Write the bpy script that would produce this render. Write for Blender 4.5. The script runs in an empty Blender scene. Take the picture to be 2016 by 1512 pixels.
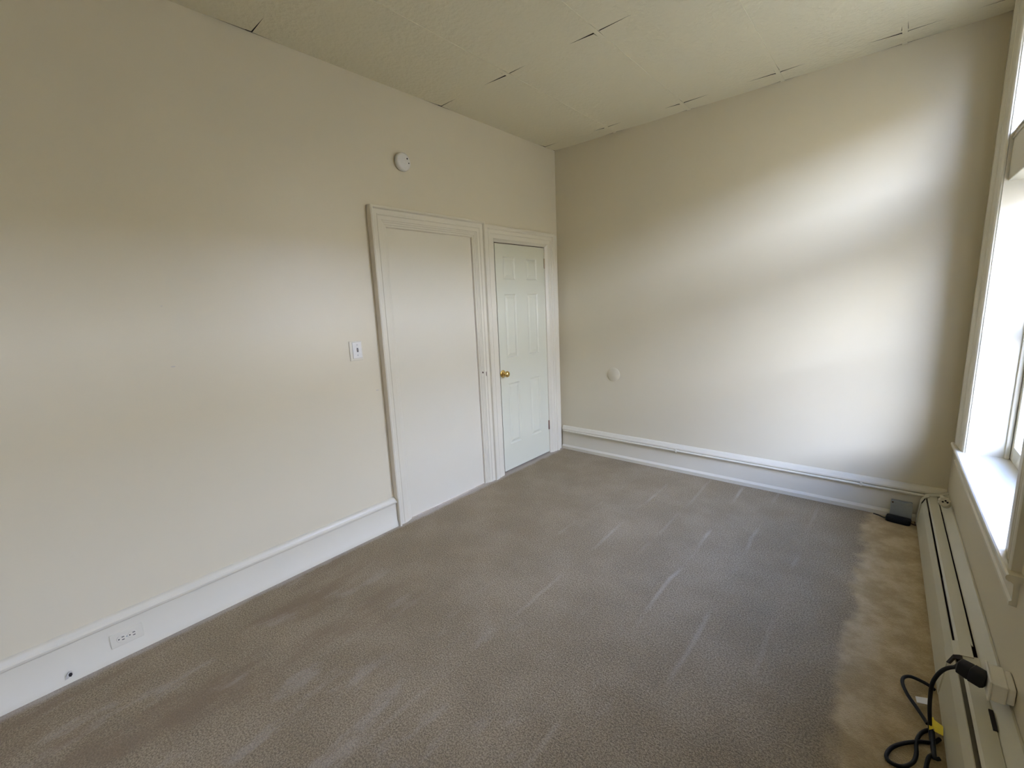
import bpy, bmesh, math, random
from mathutils import Vector, Matrix
random.seed(7)
C = bpy.context.scene.collection
scene = bpy.context.scene

# ------------------------------------------------------------------ camera, sky, sun, exposure
F_PX, YAW, PITCH, ROLL = 882.04, 0.7113, -0.1783, -0.0443
CAM = Vector((2.5426, -3.6985, 1.4872))
fwd = Vector((-math.sin(YAW)*math.cos(PITCH), math.cos(YAW)*math.cos(PITCH), math.sin(PITCH)))
rt = Vector((math.cos(YAW), math.sin(YAW), 0)); up = rt.cross(fwd)
rt2 = math.cos(ROLL)*rt + math.sin(ROLL)*up; up2 = -math.sin(ROLL)*rt + math.cos(ROLL)*up
cd = bpy.data.cameras.new('camera'); cam = bpy.data.objects.new('camera', cd); C.objects.link(cam)
cd.sensor_width = 36; cd.lens = F_PX/2016*36; cd.clip_start = .02
m = Matrix((rt2, up2, -fwd)).transposed().to_4x4(); m.translation = CAM
cam.matrix_world = m; scene.camera = cam

SKY_STRENGTH, SUN_STRENGTH, EXPOSURE = 1.0, .008, 5.42
SKY_RAMP = ((.0, (.89, 1.0, 1.50)), (.34, (.89, 1.0, 1.52)), (.54, (.34, .46, .94)), (.72, (.10, .17, .44)), (1.0, (.08, .14, .36)))
SUN_AZ, SUN_EL, SUN_ANGLE = 37, 17, 16    # sun shines from +x -y, low, through haze
w = bpy.data.worlds.new('sky'); scene.world = w; w.use_nodes = True
nt = w.node_tree; nt.nodes.clear()
o_ = nt.nodes.new('ShaderNodeOutputWorld'); bg = nt.nodes.new('ShaderNodeBackground'); bg.inputs[1].default_value = SKY_STRENGTH
a_, e_ = math.radians(SUN_AZ), math.radians(SUN_EL)
sdir = Vector((-math.sin(a_)*math.cos(e_), math.cos(a_)*math.cos(e_), -math.sin(e_)))
tc = nt.nodes.new('ShaderNodeTexCoord'); sx = nt.nodes.new('ShaderNodeSeparateXYZ'); rp = nt.nodes.new('ShaderNodeValToRGB')
nt.links.new(tc.outputs['Generated'], sx.inputs[0]); nt.links.new(sx.outputs['Z'], rp.inputs[0])
# blue overhead, bright white haze low down
el = rp.color_ramp.elements
while len(el) < len(SKY_RAMP): el.new(.5)
for e, (p_, c_) in zip(el, SKY_RAMP): e.position = p_
for e, (p_, c_) in zip(el, SKY_RAMP): e.color = (*[v/2 for v in c_], 1)
sc_ = nt.nodes.new('ShaderNodeVectorMath'); sc_.operation = 'SCALE'; sc_.inputs['Scale'].default_value = 2
nt.links.new(rp.outputs[0], sc_.inputs[0]); nt.links.new(sc_.outputs[0], bg.inputs[0]); nt.links.new(bg.outputs[0], o_.inputs[0])
sd = bpy.data.lights.new('hazy_sun', 'SUN'); sd.energy = SUN_STRENGTH; sd.angle = math.radians(SUN_ANGLE); sd.color = (1, .98, .94)
sun = bpy.data.objects.new('hazy_sun', sd); C.objects.link(sun)
sun.rotation_euler = sdir.to_track_quat('-Z', 'Y').to_euler()
sun.location = (12, -10, 6)
scene.view_settings.view_transform = 'Standard'; scene.view_settings.look = 'None'
scene.view_settings.gamma = 1; scene.view_settings.use_curve_mapping = False
scene.view_settings.exposure = EXPOSURE
scene.cycles.max_bounces = 14; scene.cycles.diffuse_bounces = 8; scene.cycles.transparent_max_bounces = 16
scene.cycles.use_denoising = True; scene.cycles.sample_clamp_indirect = 6

# ------------------------------------------------------------------ room numbers
W0, S = 2.8689, 0.0181      # right wall: x = W0 - S*y
H = 2.8563
YB = -5.3                   # wall behind the camera
def wx(y, o=0): return W0 - S*y - o
def RW(p): return Vector((wx(p[1], p[0]), p[1], p[2]))      # (offset into room, y, z) -> world

# ------------------------------------------------------------------ materials
def mat(name): 
    M = bpy.data.materials.new(name); M.use_nodes = True
    return M, M.node_tree, M.node_tree.nodes['Principled BSDF']
def node(nt, t, **kw):
    n = nt.nodes.new(t)
    for k, v in kw.items():
        if k in n.inputs.keys(): n.inputs[k].default_value = v
        else: setattr(n, k, v)
    return n
def paint(name, col, rough=.45, bump=.15, scale=120, dist=.001, var=.03, spec=.5):
    M, nt, b = mat(name)
    tc = node(nt, 'ShaderNodeTexCoord'); n = node(nt, 'ShaderNodeTexNoise', Scale=scale, Detail=3.0)
    nt.links.new(tc.outputs['Object'], n.inputs['Vector'])
    bp = node(nt, 'ShaderNodeBump', Strength=bump, Distance=dist); nt.links.new(n.outputs[0], bp.inputs['Height'])
    nt.links.new(bp.outputs[0], b.inputs['Normal'])
    n2 = node(nt, 'ShaderNodeTexNoise', Scale=2.2, Detail=3.0); nt.links.new(tc.outputs['Object'], n2.inputs['Vector'])
    mx = node(nt, 'ShaderNodeMix', data_type='RGBA')
    mx.inputs['A'].default_value = (*[c*(1-var) for c in col], 1); mx.inputs['B'].default_value = (*[min(1, c*(1+var)) for c in col], 1)
    nt.links.new(n2.outputs[0], mx.inputs['Factor']); nt.links.new(mx.outputs['Result'], b.inputs['Base Color'])
    b.inputs['Roughness'].default_value = rough; b.inputs['Specular IOR Level'].default_value = spec
    return M
def plain(name, col, rough=.5, metal=0, spec=.5):
    return paint_plain(name, col, rough, metal, spec)
def paint_plain(name, col, rough, metal, spec):
    M, nt, b = mat(name)
    tc = node(nt, 'ShaderNodeTexCoord'); n = node(nt, 'ShaderNodeTexNoise', Scale=60.0, Detail=2.0); nt.links.new(tc.outputs['Object'], n.inputs['Vector'])
    mx = node(nt, 'ShaderNodeMix', data_type='RGBA'); mx.inputs['A'].default_value = (*[c*.92 for c in col], 1); mx.inputs['B'].default_value = (*[min(1, c*1.06) for c in col], 1)
    nt.links.new(n.outputs[0], mx.inputs['Factor']); nt.links.new(mx.outputs['Result'], b.inputs['Base Color'])
    b.inputs['Roughness'].default_value = rough; b.inputs['Metallic'].default_value = metal; b.inputs['Specular IOR Level'].default_value = spec
    return M
WALL = paint('wall_paint', (.60, .535, .375), rough=.40, bump=.12, scale=90, dist=.0012)
WALL_SIDE = paint('casing_side_paint', (.70, .63, .50), rough=.5)
TRIM = paint('trim_paint', (.625, .575, .435), rough=.33, bump=.08, scale=60, var=.02)
DOORP = paint('door_paint', (.59, .575, .43), rough=.38, bump=.05, scale=200, var=.01)
HEATP = paint('heater_enamel', (.53, .50, .375), rough=.35, bump=.06, scale=40, var=.05)
BOXP = paint('box_plastic', (.74, .70, .60), rough=.4, bump=.05, scale=150)
WHITEP = plain('white_plastic', (.66, .635, .56), .35)
BLACKP = plain('black_plastic', (.008, .008, .009), .5, 0, .25)
CORDM = plain('black_cord', (.008, .008, .008), .55, 0, .25)
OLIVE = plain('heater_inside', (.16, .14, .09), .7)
DARK = plain('dark_void', (.02, .014, .010), .9)
RUST = plain('rusty_inside', (.05, .022, .015), .8)
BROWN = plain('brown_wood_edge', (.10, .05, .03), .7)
GREYM = plain('grey_metal', (.30, .32, .31), .5, .2)
ALU = plain('aluminium_fin', (.5, .5, .48), .4, .7)
BRASS = plain('brass', (.78, .55, .20), .18, 1.0)
OLDBRASS = plain('dull_brass', (.42, .33, .20), .4, .8)
YELLOW = plain('yellow_tag', (.85, .66, .01), .5)
TAGW = plain('white_label', (.8, .8, .8), .5)
CHIP = plain('bare_plaster', (.55, .50, .40), .9)

def ceil_mat():
    M, nt, b = mat('ceiling_tile_paint')
    tc = node(nt, 'ShaderNodeTexCoord')
    v = node(nt, 'ShaderNodeTexVoronoi', Scale=48.0); n = node(nt, 'ShaderNodeTexNoise', Scale=26.0, Detail=4.0, Roughness=.65)
    for q in (v, n): nt.links.new(tc.outputs['Object'], q.inputs['Vector'])
    r = node(nt, 'ShaderNodeValToRGB'); r.color_ramp.elements[0].position = .35; r.color_ramp.elements[1].position = .68
    nt.links.new(n.outputs[0], r.inputs[0])
    ad = node(nt, 'ShaderNodeMath', operation='ADD'); nt.links.new(r.outputs[0], ad.inputs[0]); nt.links.new(v.outputs['Distance'], ad.inputs[1])
    bp = node(nt, 'ShaderNodeBump', Strength=.55, Distance=.003); nt.links.new(ad.outputs[0], bp.inputs['Height']); nt.links.new(bp.outputs[0], b.inputs['Normal'])
    b.inputs['Base Color'].default_value = (.70, .64, .445, 1); b.inputs['Roughness'].default_value = .75
    return M
CEIL = ceil_mat()
TILE_EDGE = plain('tile_edge', (.035, .025, .015), .95)

def carpet_mat():
    M, nt, b = mat('carpet_pile')
    L = nt.links.new
    tc = node(nt, 'ShaderNodeTexCoord'); P = tc.outputs['Object']
    sep = node(nt, 'ShaderNodeSeparateXYZ'); L(P, sep.inputs[0])
    def mix(fac, a, bcol, mode='MIX'):
        mx = node(nt, 'ShaderNodeMix', data_type='RGBA', blend_type=mode)
        if hasattr(fac, 'default_value') and not isinstance(fac, float): L(fac, mx.inputs['Factor'])
        else: mx.inputs['Factor'].default_value = fac
        for s, v in (('A', a), ('B', bcol)):
            if isinstance(v, tuple): mx.inputs[s].default_value = (*v, 1)
            else: L(v, mx.inputs[s])
        return mx.outputs['Result']
    def noise(scale, detail=3., rough=.6, vec=P, dist=0.):
        n = node(nt, 'ShaderNodeTexNoise', Scale=scale, Detail=detail, Roughness=rough, Distortion=dist); L(vec, n.inputs['Vector']); return n.outputs[0]
    def ramp(v, lo, hi):
        r = node(nt, 'ShaderNodeMapRange', interpolation_type='SMOOTHSTEP'); r.inputs['From Min'].default_value = lo; r.inputs['From Max'].default_value = hi
        L(v, r.inputs['Value']); return r.outputs['Result']
    def math_(op, a, bb):
        q = node(nt, 'ShaderNodeMath', operation=op)
        for i, v in enumerate((a, bb)):
            if isinstance(v, (int, float)): q.inputs[i].default_value = v
            else: L(v, q.inputs[i])
        return q.outputs[0]
    col = mix(ramp(noise(3.0, 4.), .35, .7), (.355, .285, .178), (.415, .338, .218))
    # tuft speckle
    sp = math_('ADD', math_('MULTIPLY', noise(150., 2., .75), .65), math_('MULTIPLY', noise(420., 1., .5), .35))
    col = mix(ramp(sp, .38, .62), mix(1.0, col, (.50, .48, .45), 'MULTIPLY'), mix(1.0, col, (1.12, 1.10, 1.07), 'MULTIPLY'))
    # pale wear band beside the heater
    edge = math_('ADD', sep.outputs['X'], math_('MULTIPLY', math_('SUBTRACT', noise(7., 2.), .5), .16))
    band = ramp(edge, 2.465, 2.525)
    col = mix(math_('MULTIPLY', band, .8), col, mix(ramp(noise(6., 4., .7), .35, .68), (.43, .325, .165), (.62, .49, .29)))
    # pale vacuum tracks, parallel to the side walls
    wob = math_('ADD', sep.outputs['X'], math_('MULTIPLY', math_('SUBTRACT', noise(2.2, 2.), .5), .05))
    brk = ramp(noise(1.9, 2., .6), .44, .66)
    for x0, s in ((.98, .35), (1.25, .6), (1.50, .4), (1.742, 1.), (1.975, .6), (2.225, .5)):
        d = math_('ABSOLUTE', math_('SUBTRACT', wob, x0), 0)
        k = math_('MULTIPLY', math_('SUBTRACT', 1.0, ramp(d, .0, .018)), math_('MULTIPLY', brk, .34*s))
        col = mix(k, col, (.60, .52, .40))
    mp = node(nt, 'ShaderNodeMapping'); mp.inputs['Scale'].default_value = (2.4, .8, 1); mp.inputs['Rotation'].default_value = (0, 0, .5); L(P, mp.inputs['Vector']); strm = mp.outputs[0]
    # brown traffic stains towards the left and by the front
    st = math_('MULTIPLY', ramp(noise(2.2, 5., .65, vec=strm), .46, .66), math_('SUBTRACT', 1.0, ramp(math_('ADD', sep.outputs['X'], math_('MULTIPLY', sep.outputs['Y'], -.12)), .9, 1.5)))
    st = math_('MULTIPLY', st, math_('SUBTRACT', 1.0, ramp(sep.outputs['Y'], -2.9, -2.0)))
    col = mix(math_('MULTIPLY', st, .75), col, (.235, .17, .10))
    lt = math_('MULTIPLY', ramp(noise(3.0, 5., .65, vec=strm), .54, .68), math_('SUBTRACT', 1.0, ramp(sep.outputs['Y'], -2.8, -2.0)))
    col = mix(math_('MULTIPLY', lt, .28), col, (.50, .44, .35))
    # pale rim along the left wall
    rim = math_('SUBTRACT', 1.0, ramp(math_('ADD', sep.outputs['X'], math_('MULTIPLY', noise(9., 2.), .05)), .06, .10))
    col = mix(math_('MULTIPLY', rim, .5), col, (.56, .50, .42))
    L(col, b.inputs['Base Color'])
    b.inputs['Roughness'].default_value = 1.0; b.inputs['Specular IOR Level'].default_value = .1
    h = math_('ADD', math_('MULTIPLY', noise(190., 2., .7), 1.0), math_('MULTIPLY', noise(60., 3.), .5))
    bp = node(nt, 'ShaderNodeBump', Strength=.9, Distance=.006); L(h, bp.inputs['Height']); L(bp.outputs[0], b.inputs['Normal'])
    return M
CARPET = carpet_mat()

def glass_mat():
    M = bpy.data.materials.new('window_glass'); M.use_nodes = True; nt = M.node_tree; nt.nodes.clear()
    o = node(nt, 'ShaderNodeOutputMaterial'); t = node(nt, 'ShaderNodeBsdfTransparent'); t.inputs[0].default_value = (.95, .97, .96, 1)
    g = node(nt, 'ShaderNodeBsdfGlossy'); g.inputs['Roughness'].default_value = .02
    lw = node(nt, 'ShaderNodeLayerWeight', Blend=.5); pw = node(nt, 'ShaderNodeMath', operation='POWER'); pw.inputs[1].default_value = 5
    sc = node(nt, 'ShaderNodeMapRange'); sc.inputs['To Min'].default_value = .04; mx = node(nt, 'ShaderNodeMixShader')
    nt.links.new(lw.outputs['Facing'], pw.inputs[0]); nt.links.new(pw.outputs[0], sc.inputs[0]); nt.links.new(sc.outputs[0], mx.inputs[0])
    nt.links.new(t.outputs[0], mx.inputs[1]); nt.links.new(g.outputs[0], mx.inputs[2]); nt.links.new(mx.outputs[0], o.inputs[0])
    return M
GLASS = glass_mat()
GROUND = paint('asphalt', (.40, .32, .19), rough=.9, bump=.3, scale=20)

# ------------------------------------------------------------------ mesh helpers
ID = lambda p: Vector(p)
def quad_box(bm, lo, hi, f=ID):
    x0, y0, z0 = lo; x1, y1, z1 = hi
    v = [bm.verts.new(f(p)) for p in ((x0,y0,z0),(x1,y0,z0),(x1,y1,z0),(x0,y1,z0),(x0,y0,z1),(x1,y0,z1),(x1,y1,z1),(x0,y1,z1))]
    for q in ((0,3,2,1),(4,5,6,7),(0,1,5,4),(1,2,6,5),(2,3,7,6),(3,0,4,7)): bm.faces.new([v[i] for i in q])
def loft(bm, rings, cap=True, closed=True):
    R = [[bm.verts.new(p) for p in r] for r in rings]; n = len(R[0])
    for a, b in zip(R, R[1:]):
        for i in range(n if closed else n-1):
            j = (i+1) % n; bm.faces.new((a[i], a[j], b[j], b[i]))
    if cap:
        bm.faces.new(R[0][::-1]); bm.faces.new(R[-1])
def lathe(bm, prof, origin, axis, n=24):
    ax = Vector(axis).normalized(); u = ax.orthogonal().normalized(); v = ax.cross(u); o = Vector(origin)
    loft(bm, [[o+ax*h+(u*math.cos(2*math.pi*i/n)+v*math.sin(2*math.pi*i/n))*max(r, 1e-5) for i in range(n)] for r, h in prof])
def smooth_pts(P, k=6):
    P = [Vector(p) for p in P]; out = []
    Q = [2*P[0]-P[1]] + P + [2*P[-1]-P[-2]]
    for i in range(1, len(Q)-2):
        for s in range(k):
            t = s/k; a, b, c, d = Q[i-1], Q[i], Q[i+1], Q[i+2]
            out.append(.5*((2*b)+(c-a)*t+(2*a-5*b+4*c-d)*t*t+(3*b-a-3*c+d)*t**3))
    out.append(P[-1]); return out
def tube(bm, P, r, n=10, smooth=6):
    P = smooth_pts(P, smooth) if smooth else [Vector(p) for p in P]
    rings = []; u = None
    for i, p in enumerate(P):
        t = (P[min(i+1, len(P)-1)]-P[max(i-1, 0)]).normalized()
        u = t.orthogonal().normalized() if u is None else (u-t*u.dot(t)).normalized()
        v = t.cross(u); rr = r[i] if isinstance(r, list) else r
        rings.append([p+(u*math.cos(2*math.pi*k/n)+v*math.sin(2*math.pi*k/n))*rr for k in range(n)])
    loft(bm, rings)
def obj(name, bm, m, parent=None, bevel=0, smooth=False, loc=None):
    bmesh.ops.recalc_face_normals(bm, faces=bm.faces)
    me = bpy.data.meshes.new(name); bm.to_mesh(me); bm.free(); me.materials.append(m)
    o = bpy.data.objects.new(name, me); C.objects.link(o)
    if smooth:
        for p in me.polygons: p.use_smooth = True
        me.set_sharp_from_angle(angle=math.radians(38))
    if parent:
        o.parent = parent
        o.matrix_parent_inverse = Matrix.Translation(parent.location).inverted() if parent.type == 'EMPTY' else Matrix()
    if bevel:
        bv = o.modifiers.new('bevel', 'BEVEL'); bv.width = bevel; bv.segments = 2; bv.limit_method = 'ANGLE'; bv.angle_limit = math.radians(40)
    return o
def B(name, lo, hi, m, parent=None, bevel=0, f=ID):
    bm = bmesh.new(); quad_box(bm, lo, hi, f); return obj(name, bm, m, parent, bevel)
def tag(o, label=None, cat=None, group=None, kind=None):
    if label: o['label'] = label
    if cat: o['category'] = cat
    if group: o['group'] = group
    if kind: o['kind'] = kind
    return o
def thing(name, loc, label, cat, group=None, kind=None):
    o = bpy.data.objects.new(name, None); C.objects.link(o); o.location = loc; o.empty_display_size = .05
    return tag(o, label, cat, group, kind)
ST = 'structure'
def prism_y(prof, y0, y1, f=ID):           # profile in (x,z) swept along y
    bm = bmesh.new(); loft(bm, [[f((a, y, b)) for a, b in prof] for y in (y0, y1)]); return bm
def prism_x(prof, x0, x1):                 # profile in (depth,z): y = -depth
    bm = bmesh.new(); loft(bm, [[Vector((x, -a, b)) for a, b in prof] for x in (x0, x1)]); return bm

# ------------------------------------------------------------------ shell
TW = .22
OUT = 22
g = B('ground', (W0+TW, -30, -1.2), (40, 25, -1.0), GROUND); tag(g, 'paved ground outside below the windows', 'ground', kind=ST)
fl = bmesh.new(); quad_box(fl, (-TW, YB-TW, -.12), (W0+.35, TW, 0))
tag(obj('floor', fl, CARPET), 'worn taupe cut pile carpet covering the floor', 'carpet', kind=ST)

# low row of houses added out of view: hides the sky just above the horizon
bd = tag(B('building', (19, -40, -1.2), (27, 24, 6.4), paint('brick', (.44, .355, .22), rough=.9, scale=30)), 'tan brick row houses added across the street, out of view', 'building', kind=ST)
# left wall with the two doorways cut in
D1L, D1R, D1T = -1.92, -1.158, 1.995
D2L, D2R, D2T = -.907, -.213, 1.985
bm = bmesh.new()
for a, b, z0, z1 in ((YB-TW, D1L, -.12, H+.2), (D1R, D2L, -.12, H+.2), (D2R, TW, -.12, H+.2), (D1L, D1R, D1T, H+.2), (D2L, D2R, D2T, H+.2)):
    quad_box(bm, (-TW, a, z0), (0, b, z1))
tag(obj('wall_left', bm, WALL), 'long cream wall with light switch and closed doorways', 'wall', kind=ST)
tag(B('wall_back', (0, 0, -.12), (W0+.35, TW, H+.2), WALL), 'blank cream far wall washed by window light', 'wall', kind=ST)
tag(B('wall_front', (0, YB-TW, -.12), (W0+.35, YB, H+.2), WALL), 'cream wall behind the viewer', 'wall', kind=ST)
# right wall with window openings
OZ0, OZ1 = .585, 2.70
WINS = [(-1.58, -.42), (-5.1, -4.42)]
bm = bmesh.new(); ys = [YB]
for a, b in sorted(WINS): ys += [a, b]
ys.append(0)
for i in range(0, len(ys), 2): quad_box(bm, (-TW, ys[i], -.12), (0, ys[i+1], H+.2), RW)
for a, b in WINS:
    quad_box(bm, (-TW, a, -.12), (0, b, OZ0), RW); quad_box(bm, (-TW, a, OZ1), (0, b, H+.2), RW)
tag(obj('wall_right', bm, WALL), 'shaded cream window wall above the heater', 'wall', kind=ST)

# ------------------------------------------------------------------ ceiling: grid rails and 2x4 ft lay-in tiles
ce = B('ceiling', (-TW, YB-TW, H+.06), (W0+.35, TW, H+.2), DARK); tag(ce, 'painted drop ceiling of textured tiles in a flush grid', 'ceiling', kind=ST)
RWD = .024
XR = [0.618+.61*i for i in range(4)]; YR = [-.1767-1.22*i for i in range(5)]
def rail(name, lo, hi):
    # inverted tee: thin painted flange with a narrow web above it
    bm = bmesh.new(); quad_box(bm, (lo[0], lo[1], lo[2]-.001), (hi[0], hi[1], H))
    ax = 0 if hi[0]-lo[0] < hi[1]-lo[1] else 1
    c = [(lo[k]+hi[k])/2 for k in (0, 1)]; a, b = list(lo), list(hi); a[ax], b[ax], a[2], b[2] = c[ax]-.002, c[ax]+.002, H, H+.03
    quad_box(bm, a, b); obj(name, bm, CEIL, ce)
for x in XR: rail('grid_rail', (x-RWD/2, YB, H-.0025), (x+RWD/2, 0, H+.03))
B('gap_shade_strip', (.0002, YB, H+.0002), (.003, 0, H+.06), TILE_EDGE, ce); B('gap_shade_strip', (.0035, -.003, H+.0002), (W0, -.0002, H+.06), TILE_EDGE, ce)  # dark strips stand in for the shade inside the gaps along the walls
xe = [0]+XR+[W0+.05]
for y in YR:
    for a, b in zip(xe, xe[1:]): rail('cross_rail', (a+RWD/2, y-RWD/2, H-.0004), (b-RWD/2, y+RWD/2, H+.03))
ye = [0]+YR
for i in range(5):
    for j in range(5):
        x0 = xe[i]+(RWD/2 if i else 0); x1 = xe[i+1]-(RWD/2 if i < 4 else 0)
        y1 = ye[j]-(RWD/2 if j else 0); y0 = ye[j+1]+RWD/2
        if x1-x0 < .05: continue
        q = lambda lo, hi: random.uniform(lo, hi)
        lx, ly = x1-x0, y1-y0
        pts = []
        # outline with small tapered openings beside every corner, where the caulk has pulled away
        def cx(): return q(.10, .2) if lx > .3 else .05
        def cy(): return q(.04, .10) if ly > .3 else .02
        def gx(): return q(.007, .013)
        def gy(): return q(.001, .007)
        for (X, Y, sx_, sy_, first) in ((x0, y0, 1, 1, 'x'), (x1, y0, -1, 1, 'y'), (x1, y1, -1, -1, 'x'), (x0, y1, 1, -1, 'y')):
            gx_, gy_, a, b = gx(), gy(), cx(), cy()
            if sy_ < 0 and j: gx_, a = .0006, .03           # the far edge of a tile is still sealed
            if i == 0 and sx_ > 0: gy_, b = q(.006, .010), (q(.12, .22) if ly > .3 else .05)
            corner = (X+sx_*gy_, Y+sy_*gx_)
            px = (X+sx_*a, Y); py = (X, Y+sy_*b)
            pts += ([py, corner, px] if first == 'x' else [px, corner, py])
        bm = bmesh.new()
        bw = [bm.verts.new((a, b, H-.0013)) for a, b in pts]; tp = [bm.verts.new((a, b, H+.016)) for a, b in pts]
        bm.faces.new(bw[::-1]); bm.faces.new(tp)
        for k in range(len(pts)): bm.faces.new((bw[k], bw[(k+1) % len(pts)], tp[(k+1) % len(pts)], tp[k]))
        t_ = obj('ceiling_tile', bm, CEIL, ce); t_.data.materials.append(TILE_EDGE)
        for p_ in t_.data.polygons:
            if abs(p_.normal.z) < .5: p_.material_index = 1

# ------------------------------------------------------------------ baseboards
BBP = [(0, 0), (.026, 0), (.028, .026), (.020, .040), (.019, .172), (.0195, .178), (.027, .181), (.030, .186), (.030, .196), (.026, .201), (.0235, .203), (.0215, .207), (.016, .216), (.010, .222), (0, .224)]
SCB = .95
def bb(s): return [(a, b*s) for a, b in BBP]
bl = obj('baseboard_left', prism_y(bb(.94), YB, -2.046), TRIM, smooth=True)
tag(bl, 'tall white moulded baseboard along the left wall', 'baseboard', kind=ST)
tag(obj('baseboard_back', prism_x([(a+(.010 if b < .027 and a > 0 else 0), b*1.06) for a, b in BBP], .03, W0-.001), TRIM, smooth=True), 'tall off-white moulded baseboard under the far wall', 'baseboard', kind=ST)
# broken hole in the left baseboard, its shade painted as a raised dark disc
hc = Vector((.0285, -3.695, .036))
def blob(name, c, pts, m, t, parent):
    bm = bmesh.new(); loft(bm, [[Vector((c.x+d, c.y+a, c.z+b)) for a, b in pts] for d in (-.006, t)]); return obj(name, bm, m, parent)
o = blob('chipped_plaster', hc, [(-.016, -.012), (-.006, -.010), (.006, .002), (.008, .014), (-.002, .016), (-.010, .004)], CHIP, .0006, bl); o['label'] = 'bare plaster chip around a hole'
o = blob('hole', hc, [(-.003, -.004), (.003, -.007), (.008, 0), (.007, .009), (.001, .012), (-.004, .006)], DARK, .0012, bl); o['label'] = 'small dark disc standing for the shade in a hole'

# ------------------------------------------------------------------ door casings on the left wall (mitred frames)
def casing(parent, prof, yl, yr, zt, flip=False):
    # prof: (u across the board from the outer edge, thickness)
    def P(u, t, k): return Vector((t, (yl+u, yl+u, yr-u, yr-u)[k], (-.02, zt-u, zt-u, -.02)[k]))
    for name, a, b in (('casing_leg', 0, 1), ('casing_head', 1, 2), ('casing_leg', 2, 3)):
        bm = bmesh.new(); loft(bm, [[P(u, t, k) for u, t in prof] for k in (a, b)]); obj(name, bm, TRIM, parent, smooth=True)
P1 = [(0, 0), (0, .042), (.003, .045), (.012, .045), (.016, .041), (.019, .028), (.046, .0275), (.049, .031), (.053, .031), (.056, .027), (.080, .0265), (.083, .022), (.091, .0215), (.095, .0175), (.104, .017), (.109, .012), (.118, .011), (.1225, .006), (.1235, 0)]
P2 = [(0, 0), (0, .040), (.004, .041), (.026, .037), (.031, .030), (.034, .028), (.037, .031), (.060, .031), (.064, .027), (.098, .0265), (.102, .022), (.112, .016), (.118, .010), (.1215, .008), (.1225, 0)]
t1 = thing('trim_1', (0, -1.54, 0), 'white moulded casing around the boarded-over doorway', 'door casing', kind=ST)
casing(t1, P1, -2.0445, -1.0345, 2.120)
B('casing_side', (0, -2.047, .205), (.0425, -2.0446, 2.12), WALL_SIDE, t1)['label'] = 'outer edge painted beige like the wall'
t2 = thing('trim_2', (0, -.56, 0), 'white casing around the six-panel door in the corner', 'door casing', kind=ST)
casing(t2, P2, -1.0295, -.0905, 2.104)
B('filler_strip', (0, -.090, -.02), (.022, -.031, 2.095), TRIM, t2, bevel=.002)
B('joint_strip', (0, -1.0343, -.02), (.040, -1.0297, 2.10), TRIM, t2)
for y, z, hh in ((-1.128, .945, .012), (-1.094, .93, .035), (-1.005, .925, .02)):
    B('chip_mark', (.0, y-.003, z-hh/2), (.0335 if y > -1.02 else .0285 if y > -1.1 else .0275, y+.003, z+hh/2), BROWN, t1, bevel=.001)
# door_2: doorway closed with one flat board
d2 = tag(B('door_2', (-.02, D1L, .004), (-.002, D1R, D1T), TRIM), 'flat blank white board closing a former doorway', 'panel', kind=ST)
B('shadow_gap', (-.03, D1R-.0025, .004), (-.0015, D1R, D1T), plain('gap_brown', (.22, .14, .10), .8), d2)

# ------------------------------------------------------------------ six panel door
dr = thing('door_1', (0, -.56, 0), 'narrow white six-panel door with brass knob in the far corner', 'door', kind=ST)
dy0, dy1, dz0, dz1, fx = D2L+.016, D2R-.0005, .014, D2T-.009, -.001
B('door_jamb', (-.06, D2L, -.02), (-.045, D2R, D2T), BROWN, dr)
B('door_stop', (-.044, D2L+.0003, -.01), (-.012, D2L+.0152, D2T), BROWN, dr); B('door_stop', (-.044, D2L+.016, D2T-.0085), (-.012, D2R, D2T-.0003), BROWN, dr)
cols = [dy0, -.795, -.640, -.487, -.332, dy1]; rows = [dz0, .245, .795, 1.02, 1.565, 1.685, 1.872, dz1]
bm = bmesh.new(); V = {}
def vv(i, j):
    if (i, j) not in V: V[i, j] = bm.verts.new((fx, cols[i], rows[j]))
    return V[i, j]
for i in range(5):
    for j in range(7):
        if i in (1, 3) and j in (1, 3, 5): continue
        bm.faces.new((vv(i, j), vv(i+1, j), vv(i+1, j+1), vv(i, j+1)))
for i in (1, 3):
    for j in (1, 3, 5):
        q = [V[i, j], V[i+1, j], V[i+1, j+1], V[i, j+1]]; q2 = [bm.verts.new(v.co+Vector((-.008, 0, 0))) for v in q]
        for k in range(4): bm.faces.new((q[k], q[(k+1) % 4], q2[(k+1) % 4], q2[k]))
bk = [bm.verts.new((fx-.034, a, b)) for a, b in ((dy0, dz0), (dy1, dz0), (dy1, dz1), (dy0, dz1))]
bm.faces.new(bk)
bot = [V[i, 0] for i in range(6)]; top = [V[i, 7] for i in range(6)]; lf = [V[0, j] for j in range(8)]; rg = [V[5, j] for j in range(8)]
bm.faces.new(bot+[bk[1], bk[0]]); bm.faces.new(top[::-1]+[bk[3], bk[2]]); bm.faces.new(lf[::-1]+[bk[0], bk[3]]); bm.faces.new(rg+[bk[2], bk[1]])
obj('door_slab', bm, DOORP, dr)
for i in (1, 3):
    for j in (1, 3, 5):
        a0, a1, b0, b1 = cols[i], cols[i+1], rows[j], rows[j+1]
        bm = bmesh.new(); rg_ = []
        for ins, dx in ((0, .0), (.010, -.0065), (.018, -.0065), (.036, -.001), (.040, -.0008)):
            rg_.append([Vector((fx+dx, y, z)) for y, z in ((a0+ins, b0+ins), (a1-ins, b0+ins), (a1-ins, b1-ins), (a0+ins, b1-ins))])
        loft(bm, rg_, cap=False); bm.faces.new([v for v in bm.verts][-4:])
        obj('door_panel', bm, DOORP, dr)
bm = bmesh.new()
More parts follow.
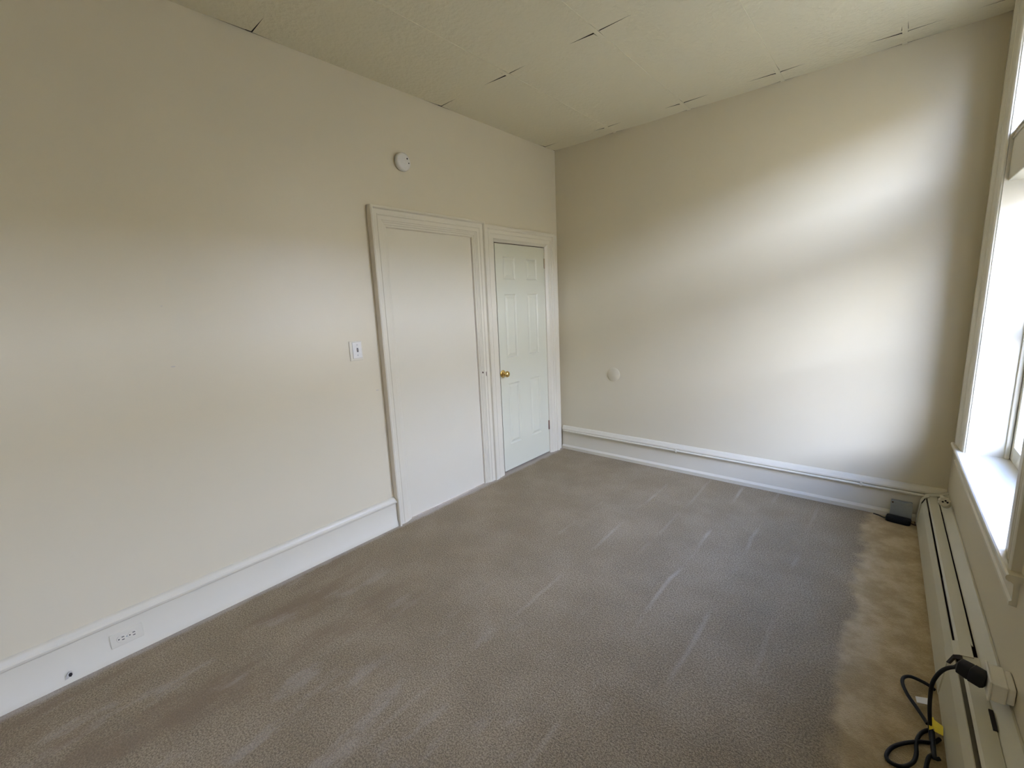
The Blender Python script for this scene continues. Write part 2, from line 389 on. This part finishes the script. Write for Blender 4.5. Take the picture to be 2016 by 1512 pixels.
lathe(bm, [(.0, -.006), (.033, -.006), (.0335, -.003), (.031, .003), (.022, .007), (.014, .009), (.0115, .014), (.0115, .026), (.015, .031), (.0235, .037), (.027, .045), (.0265, .053), (.022, .060), (.013, .0645), (0, .0655)], (0, -.861, .893), (1, 0, 0), 28)
obj('door_knob', bm, BRASS, dr, smooth=True)['label'] = 'polished brass round knob'
for z, mm, lb in ((1.835, OLDBRASS, 'dull brass hinge near the top'), (.288, plain('rusty_hinge', (.22, .12, .08), .5, .5), 'brown tarnished hinge near the floor')):
    bm = bmesh.new(); lathe(bm, [(0, -.045), (.0065, -.045), (.0065, .045), (0, .045)], (.0045, D2R-.005, z), (0, 0, 1), 12)
    for kz in (-.03, -.01, .01, .03): lathe(bm, [(.0065, -.0008), (.0073, 0), (.0065, .0008)], (.0045, D2R-.005, z+kz), (0, 0, 1), 12)
    quad_box(bm, (-.006, D2R-.020, z-.045), (-.003, D2R-.001, z+.045))
    obj('hinge', bm, mm, dr)['label'] = lb

# ------------------------------------------------------------------ wall fittings
sw = thing('light_switch', (0, -2.217, 1.239), 'white toggle light switch on the left wall beside the door casing', 'light switch')
def plate(name, yc, zc, w_, h_, x0, x1, m, parent, bev): return B(name, (x0, yc-w_/2, zc-h_/2), (x1, yc+w_/2, zc+h_/2), m, parent, bevel=bev)
plate('jumbo_plate', -2.217, 1.239, .088, .122, .0003, .0045, TRIM, sw, .003)
plate('switch_plate', -2.212, 1.242, .062, .100, .0045, .0085, WHITEP, sw, .003)
plate('toggle_slot', -2.210, 1.243, .011, .026, .0085, .0092, plain('slot_grey', (.16, .15, .14), .6), sw, 0)
bm = bmesh.new(); loft(bm, [[Vector((x, -2.210+a, 1.243+b+dz)) for a, b in ((-s, -s), (s, -s), (s, s), (-s, s))] for x, s, dz in ((.009, .0045, 0), (.021, .0035, .006))]); obj('toggle', bm, plain('toggle_plastic', (.55, .53, .5), .4), sw, bevel=.001)
for z in (1.275, 1.211):
    bm = bmesh.new(); lathe(bm, [(0, 0), (.0033, 0), (.0033, .0008), (0, .0012)], (.0085, -2.211, z), (1, 0, 0), 12); obj('screw', bm, plain('screw_grey', (.4, .4, .38), .4), sw)

sm = thing('smoke_detector', (0, -1.757, 2.418), 'round white smoke detector high on the left wall', 'smoke detector')
bm = bmesh.new(); lathe(bm, [(0, 0), (.049, .0), (.052, .003), (.052, .008)], (.0003, -1.757, 2.418), (1, 0, 0), 36); obj('mounting_base', bm, WHITEP, sm, smooth=True)
bm = bmesh.new(); lathe(bm, [(.051, .0085), (.056, .009), (.057, .014), (.055, .028), (.050, .034), (.042, .036), (0, .0365)], (.0003, -1.757, 2.418), (1, 0, 0), 40); obj('cover', bm, WHITEP, sm, smooth=True)
for y, z, r in ((-1.733, 2.438, .0052), (-1.722, 2.412, .0042)):
    bm = bmesh.new(); lathe(bm, [(0, -.002), (r, -.002), (r, .0006), (0, .0008)], (.0365, y, z), (1, 0, 0), 14); obj('sounder_hole', bm, DARK, sm)

bm = bmesh.new(); lathe(bm, [(0, .0003), (.061, .0003), (.063, .002), (.0625, .0045), (.060, .006), (0, .0068)], (.597, 0, .801), (0, -1, 0), 48)
tag(obj('blank_cover_plate', bm, WALL, smooth=True), 'round blank cover plate painted over on the far wall', 'cover plate')

ou = thing('wall_outlet', (.02, -3.503, .092), 'white double wall outlet set in the left baseboard', 'outlet')
bx = .0185
plate('cover_plate', -3.500, .092, .114, .066, bx, bx+.0055, TRIM, ou, .002)
for yc in (-3.520, -3.482):
    bm = bmesh.new(); lathe(bm, [(0, 0), (.0165, 0), (.0165, .0012), (.0155, .0018), (0, .0018)], (bx+.0055, yc, .092), (1, 0, 0), 24); fo = obj('receptacle', bm, TRIM, ou)
    for dz in (.0065, -.0065): B('slot', (bx+.006, yc+.0015, .092+dz-.0016), (bx+.0078, yc+.0105, .092+dz+.0016), DARK, fo)
    bm = bmesh.new(); lathe(bm, [(0, 0), (.0027, 0), (.0027, .0008), (0, .0008)], (bx+.0071, yc-.0085, .0925), (1, 0, 0), 12); obj('ground_hole', bm, DARK, fo)
bm = bmesh.new(); lathe(bm, [(0, 0), (.003, 0), (.003, .001), (0, .0014)], (bx+.0055, -3.501, .092), (1, 0, 0), 12); obj('screw', bm, GREYM, ou)

# ------------------------------------------------------------------ windows in the right wall
def wbox(name, lo, hi, m, parent, bev=0): return B(name, lo, hi, m, parent, bev, RW)
def window(n, ya, yb, label):
    wn = thing('window_%d' % n, RW((0, (ya+yb)/2, .6)), label, 'window', kind=ST)
    zs, zt, rail_z, tb0, tb1 = .600, OZ1, 1.27, 1.955, 2.18
    # jamb liners, head liner
    for a, b in ((ya, ya+.012), (yb-.012, yb)): wbox('jamb', (-TW, a, OZ0), (-.001, b, zt), TRIM, wn)
    wbox('head_jamb', (-TW, ya+.012, zt-.012), (-.001, yb-.012, zt), TRIM, wn)
    # casing boards: thick fluted outer edge, thin rounded inner edge
    CW = .165
    prof = [(0, 0), (0, .022), (.004, .025), (.020, .025), (.026, .020), (.045, .019), (.049, .022), (.053, .019), (.080, .017), (.084, .020), (.088, .016), (.130, .013), (.150, .013), (CW-.004, .012), (CW+.006, .006), (CW+.008, 0)]
    bm = bmesh.new(); loft(bm, [[RW((t, yb+CW-u, z)) for u, t in prof] for z in (zs, zt+.146)]); obj('casing', bm, TRIM, wn, smooth=True)
    bm = bmesh.new(); loft(bm, [[RW((t, ya-CW+u, z)) for u, t in prof] for z in (zs, zt+.146)]); obj('casing', bm, TRIM, wn, smooth=True)
    bm = bmesh.new(); loft(bm, [[RW((t, y, zt+.146-u*.9)) for u, t in prof] for y in (ya-.002, yb+.002)]); obj('head_casing', bm, TRIM, wn, smooth=True)
    # stool with horns, apron
    bm = bmesh.new()
    pr = [(-.16, zs-.022), (.030, zs-.022), (.036, zs-.017), (.038, zs-.010), (.036, zs-.003), (.031, zs), (-.16, zs)]
    loft(bm, [[RW((o, y, z)) for o, z in pr] for y in (ya+.012, yb-.012)]); 
    pr2 = [(0, zs-.022), (.030, zs-.022), (.036, zs-.017), (.038, zs-.010), (.036, zs-.003), (.031, zs), (0, zs)]
    for y0, y1 in ((ya-CW-.035, ya+.012), (yb-.012, yb+CW+.03)): loft(bm, [[RW((o, y, z)) for o, z in pr2] for y in (y0, y1)])
    obj('stool', bm, TRIM, wn)
    pa = [(0, zs-.022), (.020, zs-.022), (.020, zs-.035), (.014, zs-.040), (.012, zs-.095), (.018, zs-.10), (.018, zs-.112), (0, zs-.115)]
    bm = bmesh.new(); loft(bm, [[RW((o, y, z)) for o, z in pa] for y in (ya-CW-.01, yb+CW+.01)]); obj('apron', bm, TRIM, wn)
    # stops and parting bead
    for a, b in ((ya+.012, ya+.026), (yb-.026, yb-.012)):
        wbox('stop', (-.158, a, zs), (-.140, b, zt-.012), TRIM, wn, .003); wbox('parting_bead', (-.197, a, zs), (-.190, b, zt-.012), TRIM, wn)
    wbox('sill', (-TW-.05, ya+.012, OZ0-.02), (-.16, yb-.012, zs-.002), TRIM, wn)
    # transom bar between the hung sashes and the light above
    wbox('transom_bar', (-.22, ya+.012, tb0), (-.014, yb-.012, tb1), TRIM, wn, .004)
    for z in (tb1-.035, tb1-.012): wbox('transom_bead', (-.0142, ya+.012, z-.004), (-.008, yb-.012, z+.004), TRIM, wn, .002)
    # sashes
    for name, o1, o0, z0, z1, rb, rt_ in (('lower_sash', -.160, -.190, zs, rail_z+.02, .075, .04), ('upper_sash', -.197, -.222, rail_z-.02, tb0, .04, .05), ('transom_sash', -.160, -.190, tb1, zt-.014, .04, .05)):
        a, b = ya+.014, yb-.014
        bm = bmesh.new()
        for lo, hi in (((o0, a, z0), (o1, a+.05, z1)), ((o0, b-.05, z0), (o1, b, z1))): quad_box(bm, lo, hi, RW)
        sash = obj(name, bm, TRIM, wn, bevel=.003)
        wbox('sash_rail', (o0, a+.05, z0), (o1, b-.05, z0+rb), TRIM, sash, .003); wbox('sash_rail', (o0, a+.05, z1-rt_), (o1, b-.05, z1), TRIM, sash, .003)
        om = (o0+o1)/2
        wbox('pane', (om-.002, a+.048, z0+rb-.003), (om+.002, b-.048, z1-rt_+.003), GLASS, sash)
    # daylight portal in the opening
    ld = bpy.data.lights.new('window_portal', 'AREA'); ld.shape = 'RECTANGLE'; ld.size = zt-zs; ld.size_y = yb-ya; ld.cycles.is_portal = True
    lo_ = bpy.data.objects.new('window_portal', ld); C.objects.link(lo_); lo_.location = RW((-TW-.06, (ya+yb)/2, (zs+zt)/2))
    lo_.rotation_euler = Vector((-1, 0, 0)).to_track_quat('-Z', 'Y').to_euler()
    lo_.rotation_euler = (0, math.radians(90), 0)
    return wn
window(1, -1.58, -.42, 'tall white double-hung sash window at the right edge, with deep stool')
window(2, -5.1, -4.42, 'second white sash window added farther along the window wall, unseen behind the viewer')  # added out of view to lift the light on the left wall

# ------------------------------------------------------------------ baseboard heater along the right wall
ht = thing('baseboard_heater', RW((.06, -2.4, 0)), 'long cream enamel hydronic baseboard heater under the window', 'heater')
HY0, HY1 = YB+.05, -.075
def sweep(name, prof, y0, y1, m, parent=ht, bev=0, label=None):
    o = obj(name, prism_y(prof, y0, y1, RW), m, parent, bev)
    if label: o['label'] = label
    return o
PL0, PL1 = -1.655, -1.570                       # joint cover
front = [(.126, .012), (.129, .016), (.126, .030), (.116, .150), (.113, .158), (.103, .187), (.100, .187), (.110, .156), (.113, .148), (.122, .030), (.122, .012)]
sweep('front_cover', front, PL1-.01, HY1-.004, HEATP); sweep('front_cover', front, HY0, PL0+.01, HEATP)
strip = [(.092, .185), (.093, .190), (.086, .197), (.050, .2035), (.048, .1995), (.084, .193)]
sweep('damper', strip, PL1-.01, HY1-.004, HEATP)
sweep('damper', [(a-.0075 if a < .06 else a-.004, b) for a, b in strip], HY0, PL0+.01, HEATP)
back = [(.001, .02), (.001, .232), (.007, .231), (.043, .199), (.039, .194), (.005, .222), (.005, .02)]
sweep('back_plate', back, HY0, HY1-.004, HEATP)
sweep('enclosure_floor', [(.12, .012), (.12, .016), (.006, .016), (.006, .012)], HY0, HY1-.004, RUST)
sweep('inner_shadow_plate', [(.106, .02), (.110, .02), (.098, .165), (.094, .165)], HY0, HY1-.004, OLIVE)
sweep('fin_strip', [(.088, .165), (.0905, .165), (.0885, .180), (.086, .180)], -1.56, -1.05, ALU, label='bare silver fin edge in the front slot')
sweep('slot_lip', [(.076, .176), (.104, .176), (.104, .1785), (.076, .1785)], HY0, PL0-.03, OLIVE)
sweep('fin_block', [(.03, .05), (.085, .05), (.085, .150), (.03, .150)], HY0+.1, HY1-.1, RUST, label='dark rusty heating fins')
# end cap by the far wall: frame of the heater's section
capo = [(.131, .0), (.131, .032), (.120, .153), (.117, .162), (.102, .196), (.086, .202), (.04, .212), (0, .236), (0, .0)]
sweep('end_cap', capo, HY1-.004, -.034, HEATP, bev=.002)
sweep('end_cap_lip', [(.1315, .0), (.1315, .033), (.1205, .155), (.1035, .197), (.086, .204), (.084, .200), (.098, .194), (.114, .155), (.126, .032), (.126, 0)], HY1-.03, HY1-.003, HEATP)
sweep('end_slot', [(.1195, .158), (.1165, .166), (.1055, .193), (.103, .190), (.115, .160)], HY1-.040, HY1-.030, DARK)
# joint cover over the seam
jc = [(.130, .012), (.130, .032), (.1195, .152), (.116, .161), (.1045, .192), (.088, .199), (.056, .2055), (.054, .202), (.088, .195), (.102, .188), (.112, .158), (.115, .150), (.125, .030), (.125, .012)]
sweep('joint_cover', jc, PL0, PL1, HEATP, label='plain cover plate over the seam of the heater')
# pulled up corner of the near cover with a dark opening
bm = bmesh.new(); loft(bm, [[RW((o+do, y, z+.001)) for o, y, z in ((.119, PL0-.004, .155), (.1155, PL0-.020, .163), (.104, PL0-.022, .192), (.088, PL0-.028, .199), (.088, PL0-.002, .199), (.104, PL0-.002, .192))] for do in (-.004, .0025)])
obj('seam_opening', bm, DARK, ht)['label'] = 'dark gap where the near cover has pulled away'
sweep('back_opening', [(.040, .2005), (.050, .2005), (.050, .2065), (.040, .2065)], -1.985, -1.900, DARK, label='dark hole in the top of the heater')

# ------------------------------------------------------------------ pipe and valve
pp = thing('heating_pipe', (W0-.4, -.04, .2), 'thin white painted pipe running over the far baseboard to a valve at the corner', 'pipe')
bm = bmesh.new(); tube(bm, [(.05, -.0405, .191), (1.0, -.0405, .189), (2.0, -.0405, .187), (2.6, -.0405, .185), (2.79, -.0405, .186), (2.822, -.043, .191), (2.838, -.056, .206), (2.842, -.10, .218), (2.843, -.20, .243), (2.843, -.27, .253)], .0085, 12, 8); obj('pipe_run', bm, TRIM, pp, smooth=True)
for x in (1.2, 2.45):
    B('pipe_clip', (x-.006, -.051, .176), (x+.006, -.028, .2005), TRIM, pp, bevel=.002)
va = thing('radiator_valve', RW((.03, -.33, .25)), 'small white round valve at the far end of the heater', 'valve')
vc = RW((.034, -.325, .262))
bm = bmesh.new(); lathe(bm, [(0, -.034), (.013, -.034), (.014, -.014), (.021, -.010), (.022, .012), (.016, .018), (.012, .022), (0, .022)], vc, (0, -1, 0), 20); obj('valve_body', bm, TRIM, va, smooth=True)
bm = bmesh.new()
N = 20
loft(bm, [[vc+Vector((-.010, -.020, .02))+Vector((math.cos(2*math.pi*i/N)*(r+(.003 if i % 2 else 0)*(r > .01)), h, math.sin(2*math.pi*i/N)*(r+(.003 if i % 2 else 0)*(r > .01)))) for i in range(N)] for r, h in ((.006, .0), (.024, -.002), (.025, -.014), (.020, -.018), (.004, -.0185))]); obj('handwheel', bm, TRIM, va, smooth=True)
for dx, dz in ((.0, .02), (-.018, .004), (.014, .004)):
    bm = bmesh.new(); lathe(bm, [(0, 0), (.005, 0), (.005, .0015), (0, .0018)], vc+Vector((-.006+dx*.6, -.038, .02+dz*.5)), (0, -1, 0), 10); obj('dark_screw', bm, DARK, va)

# ------------------------------------------------------------------ grey box and black adapter by the far baseboard
jb = thing('junction_box', (2.663, -.05, 0), 'grey square metal junction box against the far baseboard', 'junction box')
B('box_body', (2.612, -.064, .022), (2.716, -.0285, .122), GREYM, jb, bevel=.003)
B('box_cover', (2.610, -.068, .020), (2.718, -.0642, .124), GREYM, jb, bevel=.002)
for x, z in ((2.620, .115), (2.709, .028)):
    bm = bmesh.new(); lathe(bm, [(0, 0), (.0052, 0), (.0052, .0015), (0, .002)], (x, -.068, z), (0, -1, 0), 12); obj('cover_screw', bm, BROWN if x < 2.65 else GREYM, jb)
B('foot', (2.63, -.06, 0), (2.70, -.032, .0225), GREYM, jb)
ad = thing('power_adapter', (2.655, -.105, 0), 'flat black power adapter lying on the carpet under the grey box', 'adapter')
bm = bmesh.new(); n = 8
def rrect(w_, d_, r, k=4):
    P = []
    for cx_, cy_, a0 in ((w_-r, d_-r, 0), (-w_+r, d_-r, 90), (-w_+r, -d_+r, 180), (w_-r, -d_+r, 270)):
        for s in range(k+1): a = math.radians(a0+90*s/k); P.append((cx_+r*math.cos(a), cy_+r*math.sin(a)))
    return P
rings = []
rot = Matrix.Rotation(math.radians(-8), 3, 'Z')
for ins, z in ((.006, .0), (.001, .004), (0, .012), (.0, .026), (.003, .033), (.010, .0355)):
    rings.append([rot @ Vector((a, b, 0)) + Vector((2.655, -.106, z)) for a, b in rrect(.062-ins, .031-ins, .014)])
loft(bm, rings); obj('adapter_case', bm, BLACKP, ad, smooth=True)
bm = bmesh.new(); tube(bm, [(2.714, -.112, .014), (2.727, -.114, .010), (2.739, -.106, .006), (2.7385, -.085, .005), (2.737, -.06, .005)], .0035, 8, 5); obj('adapter_cord', bm, BROWN, ad)
bm = bmesh.new(); tube(bm, [(2.596, -.098, .012), (2.580, -.085, .006), (2.556, -.062, .004), (2.53, -.052, .004)], .003, 8, 5); obj('adapter_cord', bm, CORDM, ad)

# ------------------------------------------------------------------ surface receptacle box with cord plugged in
rb = thing('receptacle_box', (2.875, -1.865, .25), 'beige surface-mounted receptacle box above the heater with a plug in it', 'receptacle')
bm = bmesh.new()
def rbx(x0, y0, z0, x1, y1, z1): quad_box(bm, (x0, y0, z0), (x1, y1, z1))
rbx(2.850, -1.915, .246, 2.884, -1.815, .306); rbx(2.884, -1.910, .249, 2.9012, -1.820, .303); obj('box_body', bm, BOXP, rb, bevel=.004)
B('face_plate', (2.845, -1.918, .243), (2.8502, -1.812, .309), BOXP, rb, bevel=.002)
B('box_bracket', (2.862, -1.895, .233), (2.882, -1.84, .2465), BOXP, rb, bevel=.002)
pc = thing('extension_cable', (2.75, -1.9, 0), 'black power cord plugged in at the window wall and looped on the carpet', 'power cord')
pd = Vector((-.082, .040, .006)).normalized(); pu = Vector((0, 0, 1)); pv = pd.cross(pu).normalized(); pu = pv.cross(pd)
p0 = Vector((2.8452, -1.872, .276))
bm = bmesh.new()
loft(bm, [[p0+pd*t+pv*a*ww+pu*b*hh for a, b in rrect(1, 1, .35, 3)] for t, ww, hh in ((.0, .017, .019), (.006, .0215, .0235), (.034, .0215, .0235), (.036, .0200, .0215), (.039, .0205, .0225), (.064, .0185, .0205), (.068, .014, .015))])
obj('plug', bm, BLACKP, pc, smooth=True)['label'] = 'chunky black plug'
rc = .0058
CZ = rc+.001
end = p0+pd*.067
path = [end, (2.779, -1.838, .266), (2.765, -1.84, .256), (2.752, -1.84, .239), (2.741, -1.84, .213), (2.733, -1.84, .179), (2.732, -1.84, .139), (2.734, -1.842, .088), (2.739, -1.846, .040), (2.742, -1.858, .012)]
flr = [(2.744, -1.89, CZ), (2.746, -1.93, CZ), (2.748, -1.965, CZ)]
cord1 = path + flr
bm = bmesh.new(); tube(bm, cord1, rc, 10, 8); obj('cord', bm, CORDM, pc, smooth=True)
LOOP1 = [(1826, 1425), (1806, 1395), (1786, 1366), (1777, 1345), (1779, 1334), (1792, 1332), (1812, 1340), (1830, 1350), (1840, 1358)]
LOOP2 = [(1836, 1438), (1824, 1438), (1811, 1446), (1804, 1462), (1804, 1485), (1796, 1502), (1775, 1509), (1752, 1500), (1745, 1486), (1757, 1471), (1780, 1463), (1812, 1460), (1838, 1462), (1850, 1455)]
LOOP3 = [(1836, 1440), (1838, 1470), (1841, 1492), (1850, 1494)]
LOOP4 = [(1836, 1486), (1828, 1492), (1823, 1512), (1818, 1540), (1800, 1600)]
Rm = Matrix((rt2, up2, fwd)).transposed()
def on_floor(px, z):       # layout helper: floor points measured on the photograph
    r = Rm @ Vector(((px[0]-1008)/F_PX, -(px[1]-756)/F_PX, 1)); return CAM + r*((z-CAM.z)/r.z)
LO = [(LOOP1, CZ+.011), (LOOP2, CZ), (LOOP3, CZ+.013), (LOOP4, CZ)]
for L_, z in LO:
    pts = [on_floor(p, z) for p in L_]
    for p in pts: p.x = min(p.x, wx(p.y, .136))
    bm = bmesh.new(); tube(bm, pts, rc, 10, 6); obj('cord', bm, CORDM, pc, smooth=True)
def tagmesh(name, px4, z, m, label, lift=0):
    bm = bmesh.new(); P = [on_floor(p, z+l) for p, l in zip(px4, (0, 0, lift, lift))]
    loft(bm, [[p+Vector((0, 0, h)) for p in P] for h in (0, .0012)]); o = obj(name, bm, m, pc); o['label'] = label
tagmesh('paper_tag', [(1802, 1371), (1832, 1376), (1834, 1389), (1805, 1383)], .026, TAGW, 'small white paper tag')
tagmesh('warning_tag', [(1828, 1411), (1838, 1413), (1842, 1434), (1829, 1437)], .028, YELLOW, 'yellow tag wrapped on the cord')
tagmesh('warning_tag', [(1837, 1416), (1857, 1431), (1857, 1449), (1840, 1440)], .030, YELLOW, 'yellow tag flap')

# ------------------------------------------------------------------ small scuffs on the left wall
for y, z, s in ((-3.151, 1.266, .016), (-3.154, 1.543, .008), (-2.094, .968, .018)):
    bm = bmesh.new(); loft(bm, [[Vector((x, y+math.cos(a)*s*.6, z+math.sin(a)*s*.2)) for a in [k*math.pi/4 for k in range(8)]] for x in (.0, .0006)])
    wl = bpy.data.objects['wall_left']; obj('scuff', bm, plain('scuff_grey', (.50, .45, .38), .8), wl)['label'] = 'small grey scuff'
